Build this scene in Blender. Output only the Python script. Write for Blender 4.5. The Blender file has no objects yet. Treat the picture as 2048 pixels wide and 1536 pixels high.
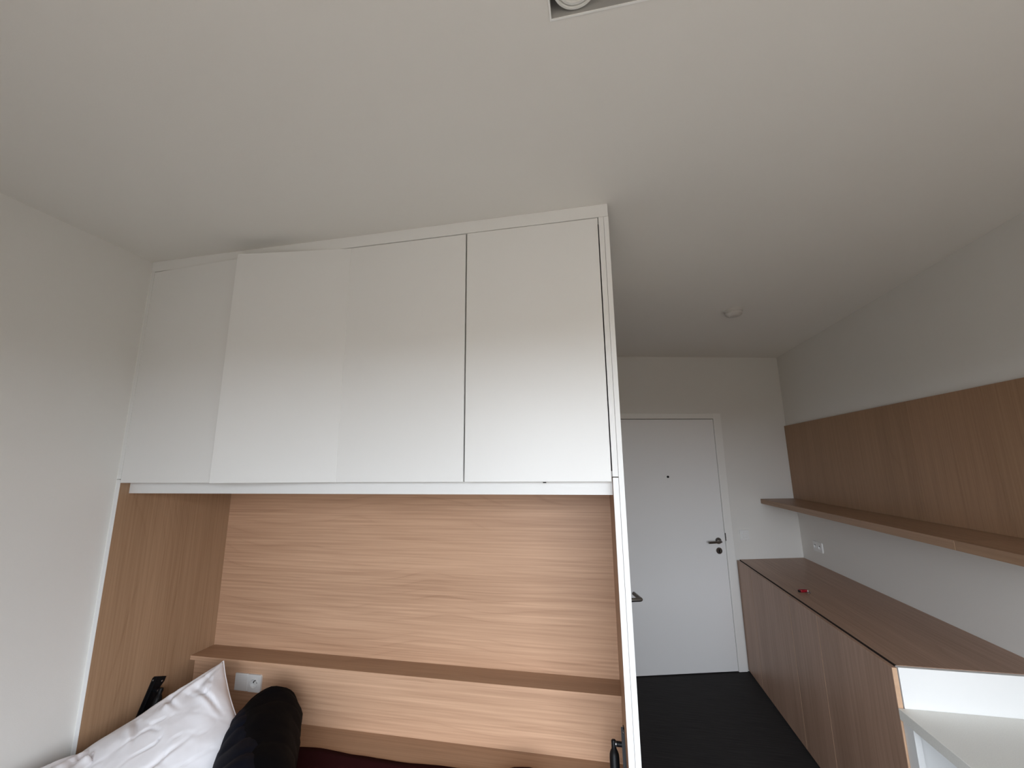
import bpy, bmesh, math, random
from mathutils import Matrix, Vector, noise
random.seed(7)
SC = bpy.context.scene
COL = SC.collection

# ------------------------------------------------------------------ camera
F_PX = 830.07
cam_d = bpy.data.cameras.new('camera')
cam_d.sensor_fit = 'HORIZONTAL'; cam_d.sensor_width = 36.0
cam_d.lens = F_PX * 36.0 / 2048.0
cam_d.clip_start = 0.02
cam = bpy.data.objects.new('camera', cam_d); COL.objects.link(cam)
PITCH, ROLL, YAW, CAM_H = 0.1923, -0.0107, 0.1986, 1.6489
f0 = Vector((-math.sin(YAW), math.cos(YAW), 0)); r0 = Vector((math.cos(YAW), math.sin(YAW), 0)); u0 = Vector((0, 0, 1))
fw = f0 * math.cos(PITCH) + u0 * math.sin(PITCH); up = u0 * math.cos(PITCH) - f0 * math.sin(PITCH)
rt = r0 * math.cos(ROLL) + up * math.sin(ROLL); up = up * math.cos(ROLL) - r0 * math.sin(ROLL)
cam.matrix_world = Matrix(((rt.x, up.x, -fw.x, 0), (rt.y, up.y, -fw.y, 0), (rt.z, up.z, -fw.z, CAM_H), (0, 0, 0, 1)))
SC.camera = cam

# ------------------------------------------------------------------ light: overcast sky through the window behind the camera
SKY, GROUND = 8.0, 1.6
world = bpy.data.worlds.new('sky'); SC.world = world; world.use_nodes = True
wn = world.node_tree.nodes; wl = world.node_tree.links; wn.clear()
w_out = wn.new('ShaderNodeOutputWorld'); w_bg = wn.new('ShaderNodeBackground')
w_tc = wn.new('ShaderNodeTexCoord'); w_sep = wn.new('ShaderNodeSeparateXYZ'); w_ramp = wn.new('ShaderNodeValToRGB')
w_map = wn.new('ShaderNodeMapRange')
w_map.inputs[1].default_value = -0.02; w_map.inputs[2].default_value = 0.02
w_ramp.color_ramp.elements[0].color = (0.15, 0.133, 0.112, 1); w_ramp.color_ramp.elements[1].color = (0.88, 0.95, 1.04, 1)
wl.new(w_tc.outputs['Generated'], w_sep.inputs[0]); wl.new(w_sep.outputs['Z'], w_map.inputs[0])
wl.new(w_map.outputs[0], w_ramp.inputs[0]); wl.new(w_ramp.outputs[0], w_bg.inputs[0]); wl.new(w_bg.outputs[0], w_out.inputs[0])
w_bg.inputs[1].default_value = SKY
WIN_X0, WIN_X1, WIN_Z0, WIN_Z1, WIN_Y = -0.90, 1.50, 0.55, 2.18, -0.45
pd = bpy.data.lights.new('window_portal', 'AREA'); pd.shape = 'RECTANGLE'
pd.size = WIN_X1 - WIN_X0; pd.size_y = WIN_Z1 - WIN_Z0; pd.cycles.is_portal = True
po = bpy.data.objects.new('window_portal', pd); COL.objects.link(po)
po.location = ((WIN_X0 + WIN_X1) / 2, WIN_Y - 0.31, (WIN_Z0 + WIN_Z1) / 2); po.rotation_euler = (math.radians(90), 0, 0)
SC.view_settings.view_transform = 'Standard'; SC.view_settings.look = 'None'
SC.view_settings.gamma = 1.0; SC.view_settings.use_curve_mapping = False
SC.view_settings.exposure = 0.58
SC.cycles.use_denoising = True
SC.cycles.max_bounces = 16; SC.cycles.diffuse_bounces = 12
SC.cycles.sample_clamp_indirect = 8.0

# ------------------------------------------------------------------ fitted geometry (metres)
ZC = 2.6036; YF = 1.4375; XR = 0.0817; XRI = 0.0456; XL = -1.9857; XWL = -2.0075
YB = 2.0033; YSF = 1.8746; ZS = 0.7554; ZJ = 1.607; ZDB = 1.591; ZDT = 2.549
XW = 1.684; YD = 4.1827; TH = 0.2746
ZTOP = 0.8451; XCF = 1.1064; YCE = 2.0982; ZDESK = 0.6998; XDF = 1.104
ZSH = 1.3356; XSF = 1.3711; ZPT = 1.967
W = Matrix.Translation((XW, YD, 0)) @ Matrix.Rotation(TH, 4, 'Z')   # door wall frame: x right along wall, y into wall, z up
def far_y(x): return YD - (XW - x) * math.tan(TH)                   # where the skewed door wall stands at x

# ------------------------------------------------------------------ materials
MATS = {}
def nodes_of(name):
    m = bpy.data.materials.new(name); m.use_nodes = True
    nt = m.node_tree; b = nt.nodes['Principled BSDF']
    MATS[name] = m
    return m, nt, b
def plain(name, col, rough=0.5, metal=0.0, spec=0.5, bump=0.0, bscale=200.0, var=0.0, vscale=6.0):
    m, nt, b = nodes_of(name)
    b.inputs['Base Color'].default_value = (*col, 1); b.inputs['Roughness'].default_value = rough
    b.inputs['Metallic'].default_value = metal; b.inputs['Specular IOR Level'].default_value = spec
    tc = nt.nodes.new('ShaderNodeTexCoord')
    if var > 0:
        n = nt.nodes.new('ShaderNodeTexNoise'); n.inputs['Scale'].default_value = vscale; n.inputs['Detail'].default_value = 4
        r = nt.nodes.new('ShaderNodeValToRGB')
        r.color_ramp.elements[0].color = (*[c * (1 - var) for c in col], 1); r.color_ramp.elements[1].color = (*[min(1, c * (1 + var)) for c in col], 1)
        r.color_ramp.elements[0].position = 0.3; r.color_ramp.elements[1].position = 0.7
        nt.links.new(tc.outputs['Object'], n.inputs['Vector']); nt.links.new(n.outputs['Fac'], r.inputs[0]); nt.links.new(r.outputs[0], b.inputs['Base Color'])
    if bump > 0:
        n = nt.nodes.new('ShaderNodeTexNoise'); n.inputs['Scale'].default_value = bscale; n.inputs['Detail'].default_value = 3
        bp = nt.nodes.new('ShaderNodeBump'); bp.inputs['Strength'].default_value = bump; bp.inputs['Distance'].default_value = 0.001
        nt.links.new(tc.outputs['Object'], n.inputs['Vector']); nt.links.new(n.outputs['Fac'], bp.inputs['Height']); nt.links.new(bp.outputs[0], b.inputs['Normal'])
    return m
def wood(name, axis, light, dark, off=(0, 0, 0), rough=0.42, cross=1.0):
    """oak decor laminate; axis = grain direction"""
    m, nt, b = nodes_of(name); N = nt.nodes; L = nt.links
    tc = N.new('ShaderNodeTexCoord')
    def mapped(along, across):
        mp = N.new('ShaderNodeMapping'); s = [across * cross] * 3; s['xyz'.index(axis)] = along
        mp.inputs['Scale'].default_value = s; mp.inputs['Location'].default_value = off
        L.new(tc.outputs['Object'], mp.inputs['Vector']); return mp
    def nz(mp, scale, detail, dist=0.0):
        n = N.new('ShaderNodeTexNoise'); n.inputs['Scale'].default_value = scale; n.inputs['Detail'].default_value = detail
        n.inputs['Distortion'].default_value = dist; L.new(mp.outputs[0], n.inputs['Vector']); return n
    def mth(op, a, bb=None, v=None):
        k = N.new('ShaderNodeMath'); k.operation = op; L.new(a, k.inputs[0])
        if bb is not None: L.new(bb, k.inputs[1])
        if v is not None: k.inputs[1].default_value = v
        return k.outputs[0]
    broad = nz(mapped(0.35, 7.0), 1.0, 3, 0.3)            # broad tone bands
    sepx = N.new('ShaderNodeSeparateXYZ'); L.new(tc.outputs['Object'], sepx.inputs[0])
    oth = [c for c in 'XYZ' if c != axis.upper()]
    across = mth('ADD', sepx.outputs[oth[0]], sepx.outputs[oth[1]])
    sway = nz(mapped(0.8, 2.2), 1.0, 2, 0.2)              # slow sway of the growth rings
    rings = mth('FRACT', mth('ADD', mth('MULTIPLY', across, v=24.0), mth('MULTIPLY', sway.outputs['Fac'], v=10.0)))
    rr = N.new('ShaderNodeValToRGB'); e = rr.color_ramp.elements
    e[0].position = 0.0; e[0].color = (1, 1, 1, 1); e[1].position = 1.0; e[1].color = (1, 1, 1, 1)
    k = rr.color_ramp.elements.new(0.45); k.color = (0.72, 0.72, 0.72, 1)
    k = rr.color_ramp.elements.new(0.56); k.color = (0, 0, 0, 1)
    k = rr.color_ramp.elements.new(0.66); k.color = (0.85, 0.85, 0.85, 1)
    L.new(rings, rr.inputs[0])
    mask = nz(mapped(0.9, 14.0), 1.0, 2)
    mr = N.new('ShaderNodeMapRange'); mr.inputs[1].default_value = 0.40; mr.inputs[2].default_value = 0.72; L.new(mask.outputs['Fac'], mr.inputs[0])
    inv = mth('SUBTRACT', rr.outputs[0], v=1.0)
    line = mth('MULTIPLY', inv, mr.outputs[0])            # 0 .. -1 on the rings
    fine = nz(mapped(2.0, 120.0), 1.0, 5)                  # fine pores
    f1 = mth('MULTIPLY', mth('SUBTRACT', broad.outputs['Fac'], v=0.5), v=0.9)
    f2 = mth('MULTIPLY', mth('SUBTRACT', fine.outputs['Fac'], v=0.5), v=1.15)
    f3 = mth('MULTIPLY', line, v=0.36)
    tot = mth('ADD', mth('ADD', f1, f2), f3)
    tot = mth('ADD', tot, v=0.62)
    ramp = N.new('ShaderNodeValToRGB'); ramp.color_ramp.elements[0].color = (*dark, 1); ramp.color_ramp.elements[1].color = (*light, 1)
    ramp.color_ramp.elements[0].position = 0.05; ramp.color_ramp.elements[1].position = 0.95
    L.new(tot, ramp.inputs[0]); L.new(ramp.outputs[0], b.inputs['Base Color'])
    b.inputs['Roughness'].default_value = rough; b.inputs['Specular IOR Level'].default_value = 0.35
    bp = N.new('ShaderNodeBump'); bp.inputs['Strength'].default_value = 0.12; bp.inputs['Distance'].default_value = 0.0006
    L.new(fine.outputs['Fac'], bp.inputs['Height']); L.new(bp.outputs[0], b.inputs['Normal'])
    return m
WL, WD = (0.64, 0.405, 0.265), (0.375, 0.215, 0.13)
CL, CD = (0.42, 0.27, 0.195), (0.26, 0.158, 0.107)
M_wall = plain('wall_paint', (0.71, 0.695, 0.665), 0.92, bump=0.25, bscale=260, spec=0.2)
M_ceil = plain('ceiling_paint', (0.80, 0.78, 0.74), 0.95, bump=0.15, bscale=260, spec=0.2)
M_white = plain('white_laminate', (0.79, 0.79, 0.78), 0.38, bump=0.03, bscale=900)
M_edge = plain('white_edge_band', (0.79, 0.79, 0.79), 0.35)
M_doorp = plain('white_door_lacquer', (0.80, 0.795, 0.79), 0.45)
M_frame = plain('white_frame_lacquer', (0.80, 0.79, 0.765), 0.5)
M_black = plain('black_steel', (0.006, 0.006, 0.007), 0.45, spec=0.25)
M_dark = plain('dark_gap', (0.01, 0.01, 0.01), 0.9)
M_steel = plain('brushed_steel', (0.27, 0.26, 0.25), 0.28, metal=1.0)
M_plastic = plain('white_plastic', (0.75, 0.75, 0.74), 0.35)
M_spot = plain('spot_metal', (0.74, 0.74, 0.71), 0.5)
M_hous = plain('spot_housing', (0.42, 0.41, 0.39), 0.6)
M_glass = None
M_desk = plain('cream_worktop', (0.80, 0.79, 0.74), 0.45, var=0.05, vscale=350)
M_linen = plain('white_cotton', (0.84, 0.83, 0.86), 0.85, bump=0.35, bscale=900, spec=0.2)
M_navy = plain('navy_nylon', (0.0035, 0.0048, 0.0105), 0.7, bump=0.15, bscale=120, spec=0.12)
M_blackcloth = plain('black_nylon', (0.0017, 0.0017, 0.0026), 0.75, bump=0.15, bscale=120, spec=0.08)
M_detector = plain('aged_white_plastic', (0.58, 0.56, 0.53), 0.5)
M_blanket = plain('dark_red_cloth', (0.024, 0.0035, 0.0045), 0.95, bump=0.4, bscale=500, spec=0.1)
M_matt = plain('mattress_ticking', (0.6, 0.6, 0.6), 0.9)
M_red = plain('red_plastic', (0.23, 0.004, 0.012), 0.25)
M_gapshade = plain('gap_shade_brown', (0.02, 0.012, 0.008), 0.8)  # shade of the countertop gap, put into the colour
M_trim = plain('bright_white_metal', (0.92, 0.92, 0.90), 0.35)
M_grout = plain('white_caulk', (0.84, 0.84, 0.81), 0.6)
M_woodH = wood('oak_grain_along_x', 'x', WL, WD, (3.1, 0, 1.7))
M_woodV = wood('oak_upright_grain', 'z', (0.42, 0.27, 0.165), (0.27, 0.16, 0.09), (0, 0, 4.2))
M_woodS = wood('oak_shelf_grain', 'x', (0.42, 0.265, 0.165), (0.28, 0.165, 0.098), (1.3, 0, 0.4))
M_woodE = plain('oak_edge_band', (0.56, 0.36, 0.23), 0.5, var=0.08, vscale=40)
M_woodC = wood('brown_counter_grain_along_y', 'y', CL, CD, (0.2, 2.0, 0))
M_woodF = wood('brown_counter_upright_grain', 'z', CL, CD, (5.0, 0.3, 0))
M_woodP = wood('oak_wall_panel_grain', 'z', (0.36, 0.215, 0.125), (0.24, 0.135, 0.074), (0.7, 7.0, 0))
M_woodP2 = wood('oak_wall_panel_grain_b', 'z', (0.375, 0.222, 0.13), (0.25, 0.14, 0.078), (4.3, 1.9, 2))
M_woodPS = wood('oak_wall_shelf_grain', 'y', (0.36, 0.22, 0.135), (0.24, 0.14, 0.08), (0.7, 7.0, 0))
def floor_mat():
    m, nt, b = nodes_of('charcoal_floor'); N = nt.nodes; L = nt.links
    tc = N.new('ShaderNodeTexCoord'); mp = N.new('ShaderNodeMapping'); mp.inputs['Scale'].default_value = (3.0, 90.0, 1)
    n = N.new('ShaderNodeTexNoise'); n.inputs['Scale'].default_value = 1.6; n.inputs['Detail'].default_value = 5
    r = N.new('ShaderNodeValToRGB'); r.color_ramp.elements[0].color = (0.011, 0.010, 0.0105, 1); r.color_ramp.elements[1].color = (0.030, 0.027, 0.027, 1)
    r.color_ramp.elements[0].position = 0.3; r.color_ramp.elements[1].position = 0.75
    L.new(tc.outputs['Object'], mp.inputs[0]); L.new(mp.outputs[0], n.inputs['Vector']); L.new(n.outputs['Fac'], r.inputs[0]); L.new(r.outputs[0], b.inputs['Base Color'])
    b.inputs['Roughness'].default_value = 0.75; b.inputs['Specular IOR Level'].default_value = 0.25
    bp = N.new('ShaderNodeBump'); bp.inputs['Strength'].default_value = 0.3; bp.inputs['Distance'].default_value = 0.001
    L.new(n.outputs['Fac'], bp.inputs['Height']); L.new(bp.outputs[0], b.inputs['Normal'])
    return m
M_floor = floor_mat()
def glass_mat():
    m, nt, b = nodes_of('window_glass'); N = nt.nodes; L = nt.links
    N.remove(b); out = N['Material Output']
    t = N.new('ShaderNodeBsdfTransparent'); g = N.new('ShaderNodeBsdfGlossy'); g.inputs['Roughness'].default_value = 0.02
    mx = N.new('ShaderNodeMixShader'); mx.inputs[0].default_value = 0.06
    L.new(t.outputs[0], mx.inputs[1]); L.new(g.outputs[0], mx.inputs[2]); L.new(mx.outputs[0], out.inputs['Surface'])
    return m
M_glass = glass_mat()

# ------------------------------------------------------------------ mesh helpers
I4 = Matrix.Identity(4)
def b_box(bm, x, y, z, bevel=0.0, M=I4, seg=1):
    vs = [bm.verts.new((a, b, c)) for a in sorted(x) for b in sorted(y) for c in sorted(z)]
    idx = [(0, 1, 3, 2), (4, 6, 7, 5), (0, 4, 5, 1), (2, 3, 7, 6), (0, 2, 6, 4), (1, 5, 7, 3)]
    fs = [bm.faces.new([vs[i] for i in q]) for q in idx]
    new = list(vs)
    if bevel > 0:
        es = list({e for f in fs for e in f.edges})
        r = bmesh.ops.bevel(bm, geom=es, offset=bevel, segments=seg, affect='EDGES', profile=0.5)
        new = list({v for f in r['faces'] for v in f.verts} | {v for v in vs if v.is_valid})
    if M is not I4:
        for v in new: v.co = M @ v.co
    return bm
def b_prism(bm, pts, z0, z1, M=I4, axis='z'):
    """polygon (a, b) extruded along axis"""
    def P(a, b, c):
        return M @ Vector({'z': (a, b, c), 'x': (c, a, b), 'y': (a, c, b)}[axis])
    lo = [bm.verts.new(P(a, b, z0)) for a, b in pts]; hi = [bm.verts.new(P(a, b, z1)) for a, b in pts]
    n = len(pts)
    bm.faces.new(lo[::-1]); bm.faces.new(hi)
    for i in range(n): bm.faces.new((lo[i], lo[(i + 1) % n], hi[(i + 1) % n], hi[i]))
    return bm
def b_lathe(bm, prof, M=I4, seg=32):
    """profile (r, h) turned about local z"""
    rings = []
    for r, h in prof:
        if r < 1e-6: rings.append([bm.verts.new(M @ Vector((0, 0, h)))])
        else: rings.append([bm.verts.new(M @ Vector((r * math.cos(2 * math.pi * k / seg), r * math.sin(2 * math.pi * k / seg), h))) for k in range(seg)])
    for a, b in zip(rings, rings[1:]):
        for k in range(seg):
            k2 = (k + 1) % seg
            if len(a) == 1 and len(b) == 1: continue
            if len(a) == 1: bm.faces.new((a[0], b[k2], b[k]))
            elif len(b) == 1: bm.faces.new((a[k], a[k2], b[0]))
            else: bm.faces.new((a[k], a[k2], b[k2], b[k]))
    return bm
def b_tube(bm, path, rad, seg=16, cap=True):
    path = [Vector(p) for p in path]; n = len(path)
    rad = rad if isinstance(rad, (list, tuple)) else [rad] * n
    d = (path[1] - path[0]).normalized(); ref = Vector((0, 0, 1)) if abs(d.z) < 0.9 else Vector((1, 0, 0))
    s = d.cross(ref).normalized(); rings = []
    for i in range(n):
        t = (path[min(i + 1, n - 1)] - path[max(i - 1, 0)]).normalized()
        s = (s - t * s.dot(t)).normalized(); q = t.cross(s)
        rings.append([bm.verts.new(path[i] + (s * math.cos(2 * math.pi * k / seg) + q * math.sin(2 * math.pi * k / seg)) * rad[i]) for k in range(seg)])
    for a, b in zip(rings, rings[1:]):
        for k in range(seg): bm.faces.new((a[k], a[(k + 1) % seg], b[(k + 1) % seg], b[k]))
    if cap: bm.faces.new(rings[0][::-1]); bm.faces.new(rings[-1])
    return bm
def NB(): return bmesh.new()
def inv_root(parent):
    o = parent
    while o.parent: o = o.parent
    return o.matrix_basis.inverted()
def obj(name, bm, mat, parent=None, smooth=False, loc=None):
    """one mesh object from world-space geometry"""
    bmesh.ops.recalc_face_normals(bm, faces=bm.faces)
    me = bpy.data.meshes.new(name)
    if parent is not None: bmesh.ops.transform(bm, matrix=inv_root(parent), verts=bm.verts)
    elif loc is not None: bmesh.ops.translate(bm, vec=-Vector(loc), verts=bm.verts)
    bm.to_mesh(me); bm.free()
    me.materials.append(mat)
    if smooth:
        for p in me.polygons: p.use_smooth = True
        if smooth == 'auto':
            me.set_sharp_from_angle(angle=math.radians(40))
    o = bpy.data.objects.new(name, me); COL.objects.link(o)
    if parent is not None: o.parent = parent
    elif loc is not None: o.location = loc
    return o
def box(name, x, y, z, mat, parent=None, bevel=0.0, M=I4, loc=None):
    return obj(name, b_box(NB(), x, y, z, bevel, M), mat, parent, loc=loc)
def tag(o, label, cat, group=None):
    o['label'] = label; o['category'] = cat
    if group: o['group'] = group
    return o
def thing(name, label, cat, loc, group=None, rotz=0.0):
    o = bpy.data.objects.new(name, None); COL.objects.link(o); o.empty_display_size = 0.05
    o.location = loc; o.rotation_euler = (0, 0, rotz)
    o.matrix_basis = Matrix.Translation(loc) @ Matrix.Rotation(rotz, 4, 'Z')
    return tag(o, label, cat, group)
def struct(o, label=None):
    o['kind'] = 'structure'
    if label: o['label'] = label
    return o

# ------------------------------------------------------------------ room shell
Y0 = WIN_Y
struct(box('floor', (-2.2, 1.9), (Y0 - 0.36, 4.7), (-0.08, 0), M_floor), 'charcoal floor covering with fine streaks')
SX0, SX1, SY0, SY1 = -0.0535, 0.1885, 0.636, 0.7425       # opening of the recessed spotlight
bm = NB()
for x, y in (((-2.2, SX0), (Y0 - 0.36, 4.7)), ((SX1, 1.9), (Y0 - 0.36, 4.7)), ((SX0, SX1), (Y0 - 0.36, SY0)), ((SX0, SX1), (SY1, 4.7))):
    b_box(bm, x, y, (ZC, ZC + 0.16))
bmesh.ops.remove_doubles(bm, verts=bm.verts, dist=1e-5)
struct(obj('ceiling', bm, M_ceil), 'plain matt off-white ceiling')
struct(box('wall_left', (XWL - 0.12, XWL), (Y0 - 0.36, 2.2), (0, ZC), M_wall), 'plain white painted wall left of the bed cabinet')
struct(obj('wall_right', b_prism(NB(), [(XW, Y0 - 0.36), (XW + 0.12, Y0 - 0.36), (XW + 0.12, YD + 0.2), (XW, YD)], 0, ZC), M_wall), 'white painted wall above the brown counter')
# wall with the entrance door, its opening left free
S0, S1, ZD = 0.612, 1.70, 2.083
bm = NB()
for x, z in (((-S0, 0.0), (0, ZC)), ((-2.12, -S1), (0, ZC)), ((-S1, -S0), (ZD, ZC))):
    b_box(bm, x, (0, 0.12), z, M=W)
struct(obj('wall_far', bm, M_wall), 'white painted end wall with the entrance door')
# partition behind the bed cabinet with the washroom door (only its handle shows)
XB = -2.031
def wp(x, y): return (W @ Vector((x, y, 0))).xy
pa = wp(XB, -1.45); pb = wp(XB, 0.0)
struct(obj('wall_partition', b_prism(NB(), [(XWL, 2.03), (0.095, 2.03), (pa.x, pa.y), (pa.x - 0.12, pa.y + 0.1), (0.0, 2.13), (XWL, 2.13)], 0, ZC), M_wall), 'white partition behind the bed cabinet')
bm = NB()
b_box(bm, (XB - 0.1, XB), (-0.55, 0.0), (0, ZC), M=W); b_box(bm, (XB - 0.1, XB), (-1.45, -0.55), (2.06, ZC), M=W)
b_box(bm, (XB - 0.1, XB), (-1.45, -1.435), (0, 2.06), M=W)
struct(obj('wall_corridor', bm, M_wall), 'white side wall of the entrance corridor')
# window wall behind the viewpoint
bm = NB()
for x, z in (((-2.2, WIN_X0), (0, ZC)), ((WIN_X1, 1.9), (0, ZC)), ((WIN_X0, WIN_X1), (0, WIN_Z0)), ((WIN_X0, WIN_X1), (WIN_Z1, ZC))):
    b_box(bm, x, (Y0 - 0.34, Y0), z)
struct(obj('wall_window', bm, M_wall), 'white wall with the window')
w1 = thing('window_1', 'white framed window', 'window', (0, Y0 - 0.27, WIN_Z0)); del w1['category']; struct(w1)
bm = NB(); fw_ = 0.05
b_box(bm, (WIN_X0, WIN_X1), (Y0 - 0.30, Y0 - 0.24), (WIN_Z0, WIN_Z0 + fw_)); b_box(bm, (WIN_X0, WIN_X1), (Y0 - 0.30, Y0 - 0.24), (WIN_Z1 - fw_, WIN_Z1))
for x in (WIN_X0, -fw_ / 2, WIN_X1 - fw_): b_box(bm, (x, x + fw_), (Y0 - 0.30, Y0 - 0.24), (WIN_Z0 + fw_, WIN_Z1 - fw_))
obj('window_frame', bm, M_frame, w1)
for a, b in ((WIN_X0 + fw_, -fw_ / 2), (fw_ / 2, WIN_X1 - fw_)):
    box('pane', (a, b), (Y0 - 0.272, Y0 - 0.268), (WIN_Z0 + fw_, WIN_Z1 - fw_), M_glass, w1)

# ------------------------------------------------------------------ entrance door
SD = 0.688; SDL = SD + 0.93; HD = 2.03
d1 = bpy.data.objects.new('door_1', None); COL.objects.link(d1); d1.matrix_basis = W @ Matrix.Translation((-(SD + SDL) / 2, 0, 0)); d1.empty_display_size = 0.05
struct(d1, 'white flush entrance door with steel lever handle and peephole')
bm = NB()                                                            # frame with a rebate
for x, z in (((-SD + 0.0045, -S0), (0, ZD)), ((-S1, -SDL - 0.0045), (0, ZD)), ((-SDL - 0.0045, -SD + 0.0045), (HD + 0.005, ZD))):
    b_box(bm, x, (-0.012, 0.1), z, bevel=0.002, M=W)
b_box(bm, (-S1, -S0), (0.06, 0.1), (0, ZD), M=W)
obj('door_frame', bm, M_frame, d1)
leaf = box('door_leaf', (-SDL, -SD), (-0.008, 0.04), (0.006, HD), M_doorp, d1, bevel=0.0015, M=W)
def on_wall(x, y, z, out='-y'):
    """lathe frame whose z axis points out of the door wall"""
    return W @ Matrix.Translation((x, y, z)) @ Matrix.Rotation(math.radians(90), 4, 'X')
obj('peephole', b_lathe(NB(), [(0, 0.002), (0.006, 0.002), (0.0065, 0.005), (0.0095, 0.005), (0.010, 0.0)], on_wall(-1.143, -0.008, 1.533), 24), M_black, d1, 'auto')
HX, HZ = -0.749, 1.0
h = obj('lever_handle', b_lathe(NB(), [(0, 0.0), (0.026, 0.0), (0.026, 0.007), (0.024, 0.009), (0, 0.009)], on_wall(HX, -0.008, HZ), 32), M_steel, d1, 'auto')
h['label'] = 'steel lever handle'
pts = [W @ Vector(p) for p in ((HX, -0.016, HZ), (HX, -0.05, HZ), (HX - 0.004, -0.06, HZ), (HX - 0.014, -0.064, HZ - 0.001), (HX - 0.115, -0.064, HZ - 0.004))]
obj('lever', b_tube(NB(), pts, 0.0095, 16), M_steel, h, 'auto')
lk = obj('lock_rosette', b_lathe(NB(), [(0, 0.0), (0.026, 0.0), (0.026, 0.007), (0.024, 0.009), (0.011, 0.009), (0.011, 0.006), (0, 0.006)], on_wall(-0.7504, -0.008, 0.921), 32), M_steel, d1, 'auto')
box('key_cylinder', (-0.7504 - 0.004, -0.7504 + 0.004), (-0.021, -0.0135), (0.905, 0.934), M_black, lk, 0.002, W)
box('strike_plate', (-SD + 0.0025, -SD + 0.0085), (-0.0135, -0.0115), (0.998, 1.062), M_black, d1, 0, W)

# washroom door in the corridor wall, next to the bed cabinet
d2 = bpy.data.objects.new('door_2', None); COL.objects.link(d2); d2.matrix_basis = W @ Matrix.Translation((XB, -1.0, 0)); d2.empty_display_size = 0.05
struct(d2, 'white side door hidden behind the bed cabinet, lever handle peeking out')
box('door_leaf', (XB - 0.045, XB - 0.004), (-1.432, -0.553), (0.005, 2.055), M_doorp, d2, 0.0015, W)
tip = W.inverted() @ Vector((0.1815, 2.314, 0.98))
hz = tip.z + 0.004
Mx = W @ Matrix.Translation((XB - 0.004, tip.y, hz)) @ Matrix.Rotation(math.radians(90), 4, 'Y')
h2 = obj('lever_handle', b_lathe(NB(), [(0, 0), (0.025, 0), (0.025, 0.007), (0.023, 0.009), (0, 0.009)], Mx, 24), M_steel, d2, 'auto')
h2['label'] = 'steel lever handle'
r_ = 0.0095
pts = [W @ Vector(p) for p in ((XB + 0.004, tip.y, hz), (tip.x - 0.008, tip.y, hz), (tip.x - 0.004, tip.y + 0.003, hz), (tip.x - 0.004, tip.y + 0.012, hz), (tip.x - 0.004, tip.y + 0.10, hz))]
obj('lever', b_tube(NB(), pts, r_, 16), M_steel, h2, 'auto')

# ------------------------------------------------------------------ wall-bed surround
root = thing('bed_surround', 'oak-lined bed niche with white front edges below the overhead cabinets', 'bed surround', (XL, YF, 0))
def side(x0, x1, z0, z1, nm='side_panel', y1=2.02, mat=M_woodV):
    o = box(nm, (x0, x1), (YF + 0.0015, y1), (z0, z1), mat, root)
    e = box('edge_band', (x0, x1), (YF, YF + 0.0015), (z0, z1), M_edge, o)
    return o
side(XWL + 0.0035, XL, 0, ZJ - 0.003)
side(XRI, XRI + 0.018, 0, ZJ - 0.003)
e = box('end_panel', (XRI + 0.0189, XR), (YF, 2.02), (0, 2.5515), M_white, root, 0.0006); e['label'] = 'white end panel'
box('caulk', (XWL, XWL + 0.0033), (YF - 0.0004, YF + 0.01), (0, 2.55), M_grout, root)
b = box('back_panel', (XL, XRI), (YB, 2.02), (ZS - 0.018, ZJ - 0.001), M_woodH, root)
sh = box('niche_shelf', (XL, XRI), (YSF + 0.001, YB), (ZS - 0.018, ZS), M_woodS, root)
box('edge_band', (XL, XRI), (YSF, YSF + 0.001), (ZS - 0.018, ZS), M_woodH, sh)
box('lower_panel', (XL, XRI), (1.902, 1.920), (0.06, ZS - 0.018), M_woodH, root)
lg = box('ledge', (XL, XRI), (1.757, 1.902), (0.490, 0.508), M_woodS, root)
box('front_board', (XL, XRI), (1.775, 1.793), (0.06, 0.490), M_woodH, root)
r = box('rail', (XL + 0.001, XRI - 0.001), (1.4772, 1.495), (1.546, ZJ - 0.001), M_white, root, 0.0005); r['label'] = 'white rail under the overhead doors'
bm = NB()                                                            # ceiling filler, slightly wavy gap at the ceiling as built
b_box(bm, (XWL + 0.001, XR - 0.0012), (YF, YF + 0.018), (2.5525, ZC - 0.0008))
f = obj('ceiling_filler', bm, M_white, root); f['label'] = 'white filler strip between cabinets and ceiling'

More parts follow.
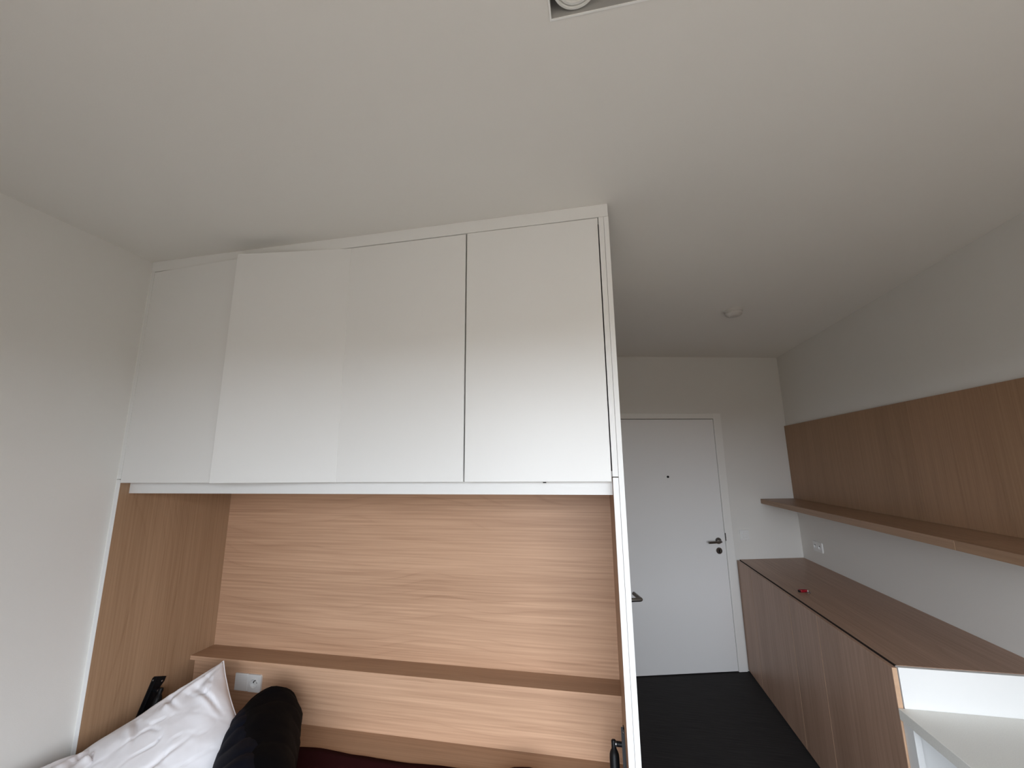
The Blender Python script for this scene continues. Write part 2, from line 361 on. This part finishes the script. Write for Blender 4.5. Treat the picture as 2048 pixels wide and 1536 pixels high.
# ------------------------------------------------------------------ overhead cabinets with their doors
XM = -0.972
def overhead(x0, x1, doors, label):
    t = thing('overhead_cabinet', label, 'cabinet', ((x0 + x1) / 2, 1.74, ZJ), 'overhead cabinets above the bed niche')
    bm = NB(); y0, y1 = 1.4578, 2.02
    xa = YF if x0 < -1.5 else y0                                     # outermost side boards come to the front
    b_box(bm, (x0, x0 + 0.018), (YF if x0 < -1.5 else y0, y1), (ZJ, 2.5515)); b_box(bm, (x1 - 0.018, x1), (YF if x1 > 0 else y0, y1), (ZJ, 2.5515))
    b_box(bm, (x0 + 0.018, x1 - 0.018), (y0, y1), (ZJ, ZJ + 0.018)); b_box(bm, (x0 + 0.018, x1 - 0.018), (y0, y1), (2.5335, 2.5515))
    b_box(bm, (x0 + 0.018, x1 - 0.018), (y1 - 0.008, y1), (ZJ + 0.018, 2.5335))
    obj('carcass', bm, M_white, t)
    b_box(bm2 := NB(), (x0 + 0.02, x1 - 0.02), (y0 + 0.02, y1 - 0.01), (2.06, 2.078)); obj('inner_shelf', bm2, M_white, t)
    for (a, b_, hinge, ang, lab) in doors:
        hx = a if hinge == 'l' else b_
        M = Matrix.Translation((hx, YF + 0.018, 0)) @ Matrix.Rotation(math.radians(ang), 4, 'Z') @ Matrix.Translation((-hx, -YF - 0.018, 0))
        d = box('cabinet_door', (a, b_), (YF, YF + 0.018), (ZDB, ZDT), M_white, t, 0.0012, M)
        d['label'] = lab
    return t
overhead(XWL + 0.0035, XM - 0.0005, [(XL + 0.0015, -1.4815, 'l', -3.3, 'leftmost white door, slightly open'), (-1.4775, XM - 0.001, 'r', 7.1, 'white door standing ajar at its left edge')],
         'white overhead cabinet by the left wall with two doors ajar')
overhead(XM + 0.0005, XRI + 0.018, [(XM + 0.0012, -0.4695, 'l', 0.0, 'white door, closed'), (-0.4635, 0.0415, 'r', 0.35, 'rightmost white door')],
         'white overhead cabinet with two closed doors beside the end panel')

oc = [o for o in COL.objects if o.name.startswith('overhead_cabinet')][-1]
box('felt_pad', (-0.186, -0.176), (YF + 0.0005, YF + 0.012), (1.5872, 1.5908), M_black, oc)

# ------------------------------------------------------------------ fold-down bed, mattress, bedding
bed = thing('fold_down_bed', 'fold-down bed with black gas struts lowered from the niche', 'bed', (-0.97, 1.25, 0))
bm = NB()
for x, y in (((-1.965, 0.025), (1.715, 1.735)), ((-1.965, 0.025), (0.80, 0.82)), ((-1.965, -1.945), (0.82, 1.715)), ((0.005, 0.025), (0.82, 1.715))):
    b_box(bm, x, y, (0.22, 0.36))
obj('bed_frame', bm, M_white, bed)
box('bed_base', (-1.945, 0.005), (0.82, 1.715), (0.235, 0.253), M_white, bed)
for x in (-1.85, -0.09): box('leg', (x - 0.02, x + 0.02), (0.85, 0.89), (0, 0.22), M_black, bed, 0.003)
for sgn, xf, lab in ((1, XL, 'left'), (-1, XRI, 'right')):
    # tilted black steel plate screwed to the side panel
    ax = Vector((0, -0.37, -0.93)).normalized(); wd = Vector((0, 0.93, -0.37)).normalized()
    top = Vector((xf, 1.730, 0.729))
    def P(a, b, c): return top + ax * a + wd * b + Vector((sgn * c, 0, 0))
    bm = NB()
    prof = [(0.0, -0.027), (0.0, 0.032), (0.02, 0.032), (0.035, 0.024), (0.30, 0.024), (0.30, -0.032), (0.006, -0.032)]
    lo = [bm.verts.new(P(a, b, 0.0003)) for a, b in prof]; hi = [bm.verts.new(P(a, b, 0.004)) for a, b in prof]
    bm.faces.new(lo); bm.faces.new(hi[::-1])
    for i in range(len(prof)): bm.faces.new((lo[i], lo[(i + 1) % len(prof)], hi[(i + 1) % len(prof)], hi[i]))
    # raised flange along the front edge
    q = [P(0.0, -0.021, 0.004), P(0.0, -0.017, 0.004), P(0.30, -0.017, 0.004), P(0.30, -0.021, 0.004)]
    q2 = [v + Vector((sgn * 0.007, 0, 0)) for v in q]
    A = [bm.verts.new(v) for v in q]; B = [bm.verts.new(v) for v in q2]
    bm.faces.new(A); bm.faces.new(B[::-1])
    for i in range(4): bm.faces.new((A[i], A[(i + 1) % 4], B[(i + 1) % 4], B[i]))
    br = obj('strut_bracket', bm, M_black, bed)
    for a, b in ((0.018, 0.02), (0.014, -0.027), (0.05, 0.016)):
        c = P(a, b, 0.004); Mr = Matrix.Translation(c) @ Matrix.Rotation(math.radians(90 * sgn), 4, 'Y')
        obj('screw', b_lathe(NB(), [(0.0042, 0), (0.0042, 0.001), (0.003, 0.0026), (0, 0.003)], Mr, 12), M_steel, br, True)
    # ball stud and gas spring
    j = P(0.050, 0.0, 0.004); k = P(0.050, 0.0, 0.046)
    obj('stud', b_tube(NB(), [j, j.lerp(k, 0.7), j.lerp(k, 0.72), k], [0.0085, 0.0085, 0.006, 0.006], 14), M_black, br, 'auto')
    obj('stud_washer', b_tube(NB(), [j.lerp(k, 0.62), j.lerp(k, 0.68)], 0.0105, 14), M_steel, br, 'auto')
    cl = P(0.050, 0.0, 0.0385); e_ = Vector((cl.x, cl.y - 0.13, 0.28))
    d = (e_ - cl)
    g = obj('gas_strut', b_tube(NB(), [cl - d.normalized() * 0.012, cl - d.normalized() * 0.009, cl + d * 0.03, cl + d * 0.045, cl + d * 0.065, cl + d * 0.09, e_], [0.005, 0.0085, 0.0085, 0.0125, 0.0158, 0.0168, 0.0168], 20), M_black, bed, 'auto')
    g['label'] = 'black gas strut'
mt = box('mattress', (-1.94, 0.0), (0.825, 1.71), (0.2535, 0.488), M_matt, None, 0.03, loc=(-0.97, 1.27, 0.2535))
tag(mt, 'pale mattress under the dark red blanket on the fold-down bed', 'mattress')
def blanket():
    bm = NB(); nx, ny = 70, 40; G = []
    for i in range(nx + 1):
        row = []
        for j in range(ny + 1):
            x = -1.945 + 1.95 * i / nx; y = 0.80 + 0.95 * j / ny
            n = noise.fractal(Vector((x * 3.1, y * 3.4, 0.3)), 1.0, 2.0, 4)
            z = 0.497 + 0.012 * n + 0.040 * math.exp(-((x + 0.30) / 0.09) ** 2 - ((y - 1.70) / 0.09) ** 2)
            z += 0.014 * max(0.0, (y - 1.62) / 0.13)
            ed = min(j / 3.0, i / 2.0, (nx - i) / 2.0, 1.0)
            z -= 0.05 * (1 - ed) ** 2
            row.append(bm.verts.new((x, y, max(z, 0.44))))
        G.append(row)
    for i in range(nx):
        for j in range(ny): bm.faces.new((G[i][j], G[i + 1][j], G[i + 1][j + 1], G[i][j + 1]))
    o = obj('blanket', bm, M_blanket, None, True, loc=(-0.97, 1.27, 0.49))
    s = o.modifiers.new('thickness', 'SOLIDIFY'); s.thickness = 0.008; s.offset = 1
    return tag(o, 'very dark red blanket spread over the fold-down bed', 'blanket')
blanket()
def pillow(name, T, L_, B, R_, thick, seed, label, conc=0.06, sub=72, parentgroup=None, rnd=0.0):
    """soft pillow between four corners; wrinkles gather at the corners"""
    T, L_, B, R_ = map(Vector, (T, L_, B, R_)); n = (L_ - T).cross(R_ - T).normalized()
    if n.z < 0: n = -n
    bm = NB(); S = {}
    for side_ in (1, -1):
        for i in range(sub + 1):
            for j in range(sub + 1):
                u, v = i / sub, j / sub
                cu, cv = 4 * u * (1 - u), 4 * v * (1 - v)
                uu = u + (0.5 - u) * conc * cv * (abs(2 * u - 1)) ** 2 * 2; vv = v + (0.5 - v) * conc * cu * (abs(2 * v - 1)) ** 2 * 2
                if rnd:
                    a_, b_ = 2 * uu - 1, 2 * vv - 1
                    uu = 0.5 + 0.5 * (a_ * (1 - rnd) + rnd * a_ * math.sqrt(1 - min(b_ * b_, 1) / 2)); vv = 0.5 + 0.5 * (b_ * (1 - rnd) + rnd * b_ * math.sqrt(1 - min(a_ * a_, 1) / 2))
                p = T * (1 - uu) * (1 - vv) + L_ * uu * (1 - vv) + B * uu * vv + R_ * (1 - uu) * vv
                t = (cu * cv) ** 0.42 * thick / 2
                q = Vector((u * 3 + seed, v * 3, side_ * 2.0))
                w = noise.fractal(q * 0.9, 1.0, 2.0, 2) * 0.012
                # creases radiating from the top corner and one long fold
                rr = math.hypot(u, v) + 1e-6; an = math.atan2(v, u)
                w += 0.010 * math.sin(an * 11 + 4 * noise.noise(q * 1.1)) * math.exp(-((rr - 0.30) / 0.22) ** 2)
                wob = 0.025 * noise.noise(q * 1.7)
                def crease(d, k, c, span, depth):
                    return -depth * (math.exp(-(d / 0.016) ** 2) - 0.55 * math.exp(-((d - 0.035) / 0.022) ** 2)) * math.exp(-((k - c) / span) ** 2)
                w += crease(u - 0.20 + 0.32 * (v - 0.15) + wob, v, 0.36, 0.16, 0.014)      # hem line near the raised corner
                w += crease(u - 0.60 - 0.35 * (v - 0.2) ** 2 + wob, v, 0.24, 0.12, 0.015)   # long sagging fold
                w += crease(u - 0.33 - 0.5 * v + wob, v, 0.12, 0.07, 0.010)
                w += crease(u - 0.42 + 0.3 * v + wob, v, 0.20, 0.08, 0.012)
                w += crease(v - 0.55 - 0.25 * u + wob, u, 0.55, 0.2, 0.009)
                w += 0.0018 * noise.fractal(q * 4.0, 1.0, 2.0, 2)
                w -= 0.007 * max(0.0, 1 - abs(noise.noise(q * 1.6 + Vector((0, 7, 0)))) / 0.05) * (0.4 + 0.6 * noise.noise(q * 0.8) ** 2 * 4)
                edge = i in (0, sub) or j in (0, sub)
                if edge:
                    if side_ == 1: S[(1, i, j)] = S[(-1, i, j)] = bm.verts.new(p + n * w * 0.25)
                else: S[(side_, i, j)] = bm.verts.new(p + n * side_ * max(t + (w if side_ == 1 else 0.3 * w) * min(1, (cu * cv) ** 0.3 * 1.2), 0.002))
    for s in (1, -1):
        for i in range(sub):
            for j in range(sub):
                q = [S[(s, i, j)], S[(s, i + 1, j)], S[(s, i + 1, j + 1)], S[(s, i, j + 1)]]
                bm.faces.new(q if s == 1 else q[::-1])
    rim = [S[(1, i, 0)].co.copy() for i in range(sub + 1)] + [S[(1, sub, j)].co.copy() for j in range(1, sub + 1)] + [S[(1, i, sub)].co.copy() for i in range(sub - 1, -1, -1)] + [S[(1, 0, j)].co.copy() for j in range(sub - 1, 0, -1)]
    base = Vector(((T + L_ + B + R_) / 4)); base.z = 0.5
    r = thing(name, label, 'pillow', base, parentgroup)
    obj('pillowcase', bm, M_linen, r, True)
    obj('seam', b_tube(NB(), rim + [rim[0]], 0.0022, 6, cap=False), M_linen, r, True)
    return r
pillow('pillow', (-1.66, 1.735, 0.812), (-1.955, 1.42, 0.60), (-1.53, 1.13, 0.545), (-1.30, 1.55, 0.59), 0.16, 1.0, 'white creased pillow with its corner pointing up beside the wall socket', conc=0.035)
pillow('pillow', (-1.895, 1.49, 0.615), (-1.985, 0.95, 0.645), (-1.60, 0.86, 0.54), (-1.68, 1.34, 0.56), 0.13, 9.0, 'white pillow lying lowest, in the bottom left corner against the wall', conc=0.0, rnd=0.55)

# rolled puffer jacket lying beside the pillow
jk = thing('puffer_jacket', 'black and navy quilted jacket bundled on the bed beside the white pillow', 'jacket', (-1.25, 1.5, 0.5))
def roll(name, path, radii, quilt, amp, mat, seed, seg=40, flat=1.0, rings=90):
    P_ = [Vector(p) for p in path]; bm = NB(); R = []
    n = len(P_) - 1
    for i in range(rings + 1):
        t = i / rings * n; k = min(int(t), n - 1); fr = t - k
        c = P_[k].lerp(P_[k + 1], fr); ra = radii[k] * (1 - fr) + radii[k + 1] * fr
        if i / rings < 0.14: ra *= math.sqrt(max(1 - (1 - i / rings / 0.14) ** 2, 0.0004))
        if i / rings > 0.85: ra *= math.sqrt(max(1 - ((i / rings - 0.85) / 0.15) ** 2, 0.0004))
        d = (P_[min(k + 1, n)] - P_[k]).normalized(); s = d.cross(Vector((0, 0, 1))).normalized(); q = s.cross(d)
        m = 1 + amp * (abs(math.sin(i / rings * quilt * math.pi)) ** 0.5 - 0.7)
        row = []
        for a in range(seg):
            th = 2 * math.pi * a / seg; v = s * math.cos(th) + q * math.sin(th) * flat
            w = 1 + 0.07 * noise.fractal(Vector((math.cos(th) * 1.2 + seed, math.sin(th) * 1.2, t * 1.3)), 1, 2, 4)
            pt = c + v * ra * m * w
            row.append(bm.verts.new(pt))
        R.append(row)
    for a, b_ in zip(R, R[1:]):
        for k in range(seg): bm.faces.new((a[k], a[(k + 1) % seg], b_[(k + 1) % seg], b_[k]))
    bm.faces.new(R[0][::-1]); bm.faces.new(R[-1])
    return obj(name, bm, mat, jk, True)
roll('hood', [(-1.41, 1.74, 0.62), (-1.36, 1.67, 0.62), (-1.26, 1.54, 0.615), (-1.13, 1.37, 0.61), (-1.035, 1.23, 0.60)], [0.122, 0.124, 0.118, 0.112, 0.10], 3, 0.03, M_blackcloth, 2.0)
roll('body', [(-1.42, 1.685, 0.612), (-1.37, 1.61, 0.614), (-1.285, 1.50, 0.614), (-1.17, 1.35, 0.614), (-1.09, 1.22, 0.605)], [0.10, 0.104, 0.106, 0.11, 0.10], 7, 0.09, M_navy, 6.0)
# ------------------------------------------------------------------ sockets, switch
def socket_face(bm_parent, c, M, parent):
    """recessed French socket: ring, dark recess, earth pin"""
    r = obj('socket', b_lathe(NB(), [(0.0215, 0.0), (0.0215, 0.0022), (0.0195, 0.0026), (0.0180, 0.0005), (0.0165, -0.008), (0, -0.008)], M, 36), M_plastic, parent, 'auto')
    for dx in (-0.0095, 0.0095):
        obj('pin_hole', b_lathe(NB(), [(0.0028, 0.0), (0.0028, 0.0006), (0, 0.0006)], M @ Matrix.Translation((dx, 0.0, -0.008)), 12), M_dark, r)
    obj('earth_pin', b_lathe(NB(), [(0.0025, -0.008), (0.0025, 0.004), (0, 0.006)], M @ Matrix.Translation((0, 0.0095, 0)), 12), M_steel, r, 'auto')
Z90 = Matrix.Rotation(math.radians(90), 4, 'X')                     # lathe z -> -y (towards the room)
so = thing('wall_socket', 'white double outlet plate under the niche shelf beside the pillow', 'socket', (-1.667, 1.902, 0.654))
def plate_with_hole(hc, x, y, z, M, nm, parent, hr=0.0212):
    """cover plate with a round opening"""
    bm = NB(); n = 32; (x0, x1), (z0, z1) = x, z
    ring = [(hc[0] + hr * math.cos(2 * math.pi * k / n + math.pi / n), hc[1] + hr * math.sin(2 * math.pi * k / n + math.pi / n)) for k in range(n)]
    def onrect(px, pz):
        dx, dz = px - hc[0], pz - hc[1]; t = min(((x1 if dx > 0 else x0) - hc[0]) / dx if abs(dx) > 1e-9 else 9, ((z1 if dz > 0 else z0) - hc[1]) / dz if abs(dz) > 1e-9 else 9)
        return hc[0] + dx * t, hc[1] + dz * t
    outer = [onrect(*p) for p in ring]
    def snap(k):
        return outer[k]
    fr = y[0]; bk = y[1]
    a = [bm.verts.new(M @ Vector((p[0], fr, p[1]))) for p in ring]; b_ = [bm.verts.new(M @ Vector((p[0], fr, p[1]))) for p in outer]
    c = [bm.verts.new(M @ Vector((p[0], bk, p[1]))) for p in outer]; d_ = [bm.verts.new(M @ Vector((p[0], bk, p[1]))) for p in ring]
    cor = {}
    for k in range(n):
        k2 = (k + 1) % n
        bm.faces.new((a[k], b_[k], b_[k2], a[k2])); bm.faces.new((b_[k], c[k], c[k2], b_[k2])); bm.faces.new((d_[k], a[k], a[k2], d_[k2]))
    return obj(nm, bm, M_plastic, parent)
plate_with_hole((-1.632, 0.654), (-1.667, -1.5955), (1.8930, 1.9019), (0.6175, 0.6905), I4, 'cover_plate', so)
box('blank_cover', (-1.7385, -1.6672), (1.8930, 1.9019), (0.6175, 0.6905), M_plastic, so, 0.002)
socket_face(None, None, Matrix.Translation((-1.632, 1.8932, 0.654)) @ Z90, so)
# right wall double socket
so2 = thing('wall_socket', 'white double outlet on the right wall above the far end of the counter', 'socket', (XW, 3.89, 0.985))
MR = Matrix.Translation((XW, 0, 0)) @ Matrix.Rotation(math.radians(-90), 4, 'Z')     # local x -> -y, local y -> +x (into wall)
for yc in (3.925, 3.855):
    plate_with_hole((-yc, 0.985), (-yc - 0.0352, -yc + 0.0352), (-0.010, -0.0003), (0.9475, 1.0225), MR, 'cover_plate', so2)
    socket_face(None, None, MR @ Matrix.Translation((-yc, -0.0095, 0.985)) @ Z90, so2)
# light switch
sw = thing('light_switch', 'white light switch on the end wall right of the door frame', 'switch', W @ Vector((-0.508, 0, 1.04)))
box('switch_plate', (-0.549, -0.467), (-0.009, -0.0003), (1.0, 1.082), M_plastic, sw, 0.002, W)
box('rocker', (-0.530, -0.486), (-0.0135, -0.009), (1.018, 1.064), M_plastic, sw, 0.0015, W @ Matrix.Translation((0, -0.009, 1.041)) @ Matrix.Rotation(math.radians(4), 4, 'X') @ Matrix.Translation((0, 0.009, -1.041)))

# ------------------------------------------------------------------ low cabinets, countertop, desk on the right
cuts = [YCE, 2.694, 3.04, 3.705]
names_ = ['brown low cabinet nearest the white desk, widest front', 'narrow brown low cabinet second from the desk', 'brown low cabinet third from the desk, below the red item', 'brown low cabinet at the far end beside the door frame']
for k in range(4):
    y0 = cuts[k]; y1 = cuts[k + 1] if k < 3 else far_y(XCF) - 0.003
    y1b = y1 if k < 3 else far_y(XW) - 0.15
    t = thing('low_cabinet', names_[k], 'cabinet', ((XCF + XW) / 2, (y0 + y1) / 2, 0), 'row of brown low cabinets')
    yb0 = y0 + (0.019 if k == 0 else 0.0005)
    if k < 3: box('carcass', (XCF + 0.031, XW - 0.002), (yb0, y1 - 0.0005), (0.06, 0.826), M_woodF, t)
    else: obj('carcass', b_prism(NB(), [(XCF + 0.031, yb0), (XW - 0.002, yb0), (XW - 0.002, far_y(XW - 0.002) - 0.003), (XCF + 0.031, far_y(XCF + 0.031) - 0.003)], 0.06, 0.826), M_woodF, t)
    d = box('cabinet_door', (XCF, XCF + 0.0175), (y0 + 0.0022, y1 - 0.0014), (0.012, 0.8415), M_woodF, t, 0.0008)
    box('edge_band', (XCF + 0.0004, XCF + 0.0170), (y0 + 0.0014, y0 + 0.0022), (0.013, 0.841), M_woodE, d)
    if k == 0:
        e = box('end_panel', (XCF + 0.021, XW - 0.001), (y0, y0 + 0.018), (0.0, 0.8435), M_white, t, 0.0005); e['label'] = 'white end panel above and below the desk'
    box('plinth', (XCF + 0.03, XCF + 0.045), (yb0, y1 - 0.03), (0, 0.06), M_dark, t)
GX = XCF + 0.0265                                                    # countertop edge, behind a shadow gap
ct = thing('countertop', 'long brown wood-effect countertop along the right wall', 'countertop', (1.4, 3.1, 0.8272))
obj('top_board', b_prism(NB(), [(GX, YCE + 0.0185), (XW - 0.0005, YCE + 0.0185), (XW - 0.0005, far_y(XW) - 0.002), (GX, far_y(GX) - 0.002)], 0.8272, ZTOP), M_woodC, ct)
gp = obj('painted_gap_shade', b_prism(NB(), [(GX - 0.0012, YCE + 0.0185), (GX, YCE + 0.0185), (GX, far_y(GX) - 0.002), (GX - 0.0012, far_y(GX) - 0.002)], 0.8272, ZTOP - 0.0006), M_gapshade, ct); gp['label'] = 'dark strip painting shade into the gap behind the doors'  # added strip, its dark colour stands in for shade in the gap
dk = thing('desk', 'cream desk top set lower than the brown counter, at the right edge', 'desk', ((XDF + XW) / 2, 1.2, 0))
box('desk_top', (XDF, XW - 0.001), (0.25, YCE - 0.0008), (ZDESK - 0.040, ZDESK), M_desk, dk, 0.0015)
sp_ = box('support_panel', (XDF + 0.009, XDF + 0.03), (YCE - 0.055, YCE - 0.0006), (0, ZDESK - 0.040), M_white, dk)
box('leg_panel', (XDF + 0.03, XW - 0.02), (0.27, 0.30), (0, ZDESK - 0.040), M_white, dk)
# small red item on the countertop
rk = thing('key_fob', 'small shiny red key fob lying on the brown countertop', 'key fob', (1.228, 3.117, ZTOP))
Mk = Matrix.Translation((1.226, 3.117, ZTOP)) @ Matrix.Rotation(math.radians(18), 4, 'Z')
obj('fob_body', b_box(NB(), (-0.024, 0.022), (-0.013, 0.013), (0.0005, 0.016), 0.005, Mk, 3), M_red, rk, True)
obj('fob_tip', b_box(NB(), (0.022, 0.031), (-0.006, 0.006), (0.001, 0.010), 0.002, Mk, 2), M_plastic, rk, True)
obj('key_ring', b_tube(NB(), [Mk @ Vector((0.016 + 0.011 * math.cos(a), -0.022 + 0.011 * math.sin(a), 0.0022)) for a in [2 * math.pi * k / 24 for k in range(25)]], 0.0016, 8, False), M_steel, rk, True)
obj('fob_cap', b_box(NB(), (-0.031, -0.024), (-0.008, 0.008), (0.0005, 0.012), 0.002, Mk, 2), M_black, rk, True)

# ------------------------------------------------------------------ wall panelling and shelf on the right wall
YS1, YS0 = 2.053, 0.15
pan = thing('wall_panelling', 'brown wood panelling on the right wall above the long shelf', 'wall panel', (XW, 2.1, ZSH))
edges = [0.15, 1.10, 2.174, 2.64]
for k_, (a, b_) in enumerate(zip(edges, edges[1:] + [None])):
    yb_ = b_ - 0.0006 if b_ else far_y(XW - 0.018) - 0.003
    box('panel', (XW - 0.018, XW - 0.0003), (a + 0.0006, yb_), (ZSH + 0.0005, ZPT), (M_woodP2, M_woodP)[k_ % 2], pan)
for (a, b_, lab) in ((YS1, None, 'brown shelf on the right wall, longer far piece ending at the door wall'), (YS0, YS1, 'brown shelf on the right wall, near piece at the right edge')):
    y1 = b_ - 0.001 if b_ else None
    pts = [(XSF, a + 0.001), (XW - 0.0003, a + 0.001), (XW - 0.0003, y1 or far_y(XW) - 0.003), (XSF, y1 or far_y(XSF) - 0.003)]
    s = thing('wall_shelf', lab, 'shelf', (1.53, a, 1.298), 'shelf boards on the right wall')
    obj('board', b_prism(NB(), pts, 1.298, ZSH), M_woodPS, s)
    if b_ is None: box('end_cap', (XSF - 0.0002, XSF + 0.03), (a + 0.0002, a + 0.0011), (1.2985, ZSH - 0.0005), M_woodE, s)

# ------------------------------------------------------------------ ceiling: smoke detector, recessed spotlight
sd = thing('smoke_detector', 'round white smoke detector on the ceiling near the door', 'smoke detector', (0.896, 2.752, ZC))
Md = Matrix.Translation((0.896, 2.752, ZC)) @ Matrix.Rotation(math.pi, 4, 'X')
obj('detector_base', b_lathe(NB(), [(0.055, 0.0003), (0.055, 0.010), (0.052, 0.012), (0, 0.012)], Md, 48), M_detector, sd, 'auto')
obj('detector_cover', b_lathe(NB(), [(0.047, 0.012), (0.047, 0.016), (0.050, 0.019), (0.049, 0.028), (0.040, 0.036), (0.020, 0.039), (0.018, 0.037), (0, 0.037)], Md, 48), M_detector, sd, 'auto')
sp = thing('recessed_spotlight', 'rectangular recessed ceiling spotlight, switched off, at the top edge', 'spotlight', (0.055, 0.6885, ZC))
bm = NB(); q_ = 0.0026
for x, y in (((SX0 - q_, SX1 + q_), (SY0 - q_, SY0 + 0.001)), ((SX0 - q_, SX1 + q_), (SY1 - 0.001, SY1 + q_)), ((SX0 - q_, SX0 + 0.001), (SY0 + 0.001, SY1 - 0.001)), ((SX1 - 0.001, SX1 + q_), (SY0 + 0.001, SY1 - 0.001))):
    b_box(bm, x, y, (ZC - 0.0022, ZC + 0.004))
obj('trim_frame', bm, M_trim, sp)
bm = NB()
for x, y, z in (((SX0 + 0.0005, SX1 - 0.0005), (SY0 + 0.0005, SY1 - 0.0005), (ZC + 0.10, ZC + 0.103)), ((SX0 + 0.0003, SX0 + 0.0013), (SY0, SY1), (ZC, ZC + 0.1)), ((SX1 - 0.0013, SX1 - 0.0003), (SY0, SY1), (ZC, ZC + 0.1)),
                ((SX0, SX1), (SY0 + 0.0003, SY0 + 0.0013), (ZC, ZC + 0.1)), ((SX0, SX1), (SY1 - 0.0013, SY1 - 0.0003), (ZC, ZC + 0.1))):
    b_box(bm, x, y, z)
obj('housing', bm, M_hous, sp)
for cx in (0.001, 0.134):
    Ms = Matrix.Translation((cx, 0.6895, ZC + 0.004)) @ Matrix.Rotation(math.pi, 4, 'X')
    lamp = obj('spot', b_lathe(NB(), [(0.0475, -0.06), (0.0475, -0.003), (0.0465, 0.0), (0.0425, 0.0), (0.0415, -0.002), (0.0412, -0.010), (0.0392, -0.010), (0.0388, -0.002), (0.0375, 0.0), (0.0325, 0.0), (0.0315, -0.002), (0.0310, -0.008), (0.0295, -0.008)], Ms, 56), M_spot, sp, 'auto')
    obj('lamp_face', b_lathe(NB(), [(0.0295, -0.0085), (0.0290, -0.003), (0.027, -0.0015), (0.015, -0.001), (0, -0.001)], Ms, 40), M_plastic, lamp, 'auto')
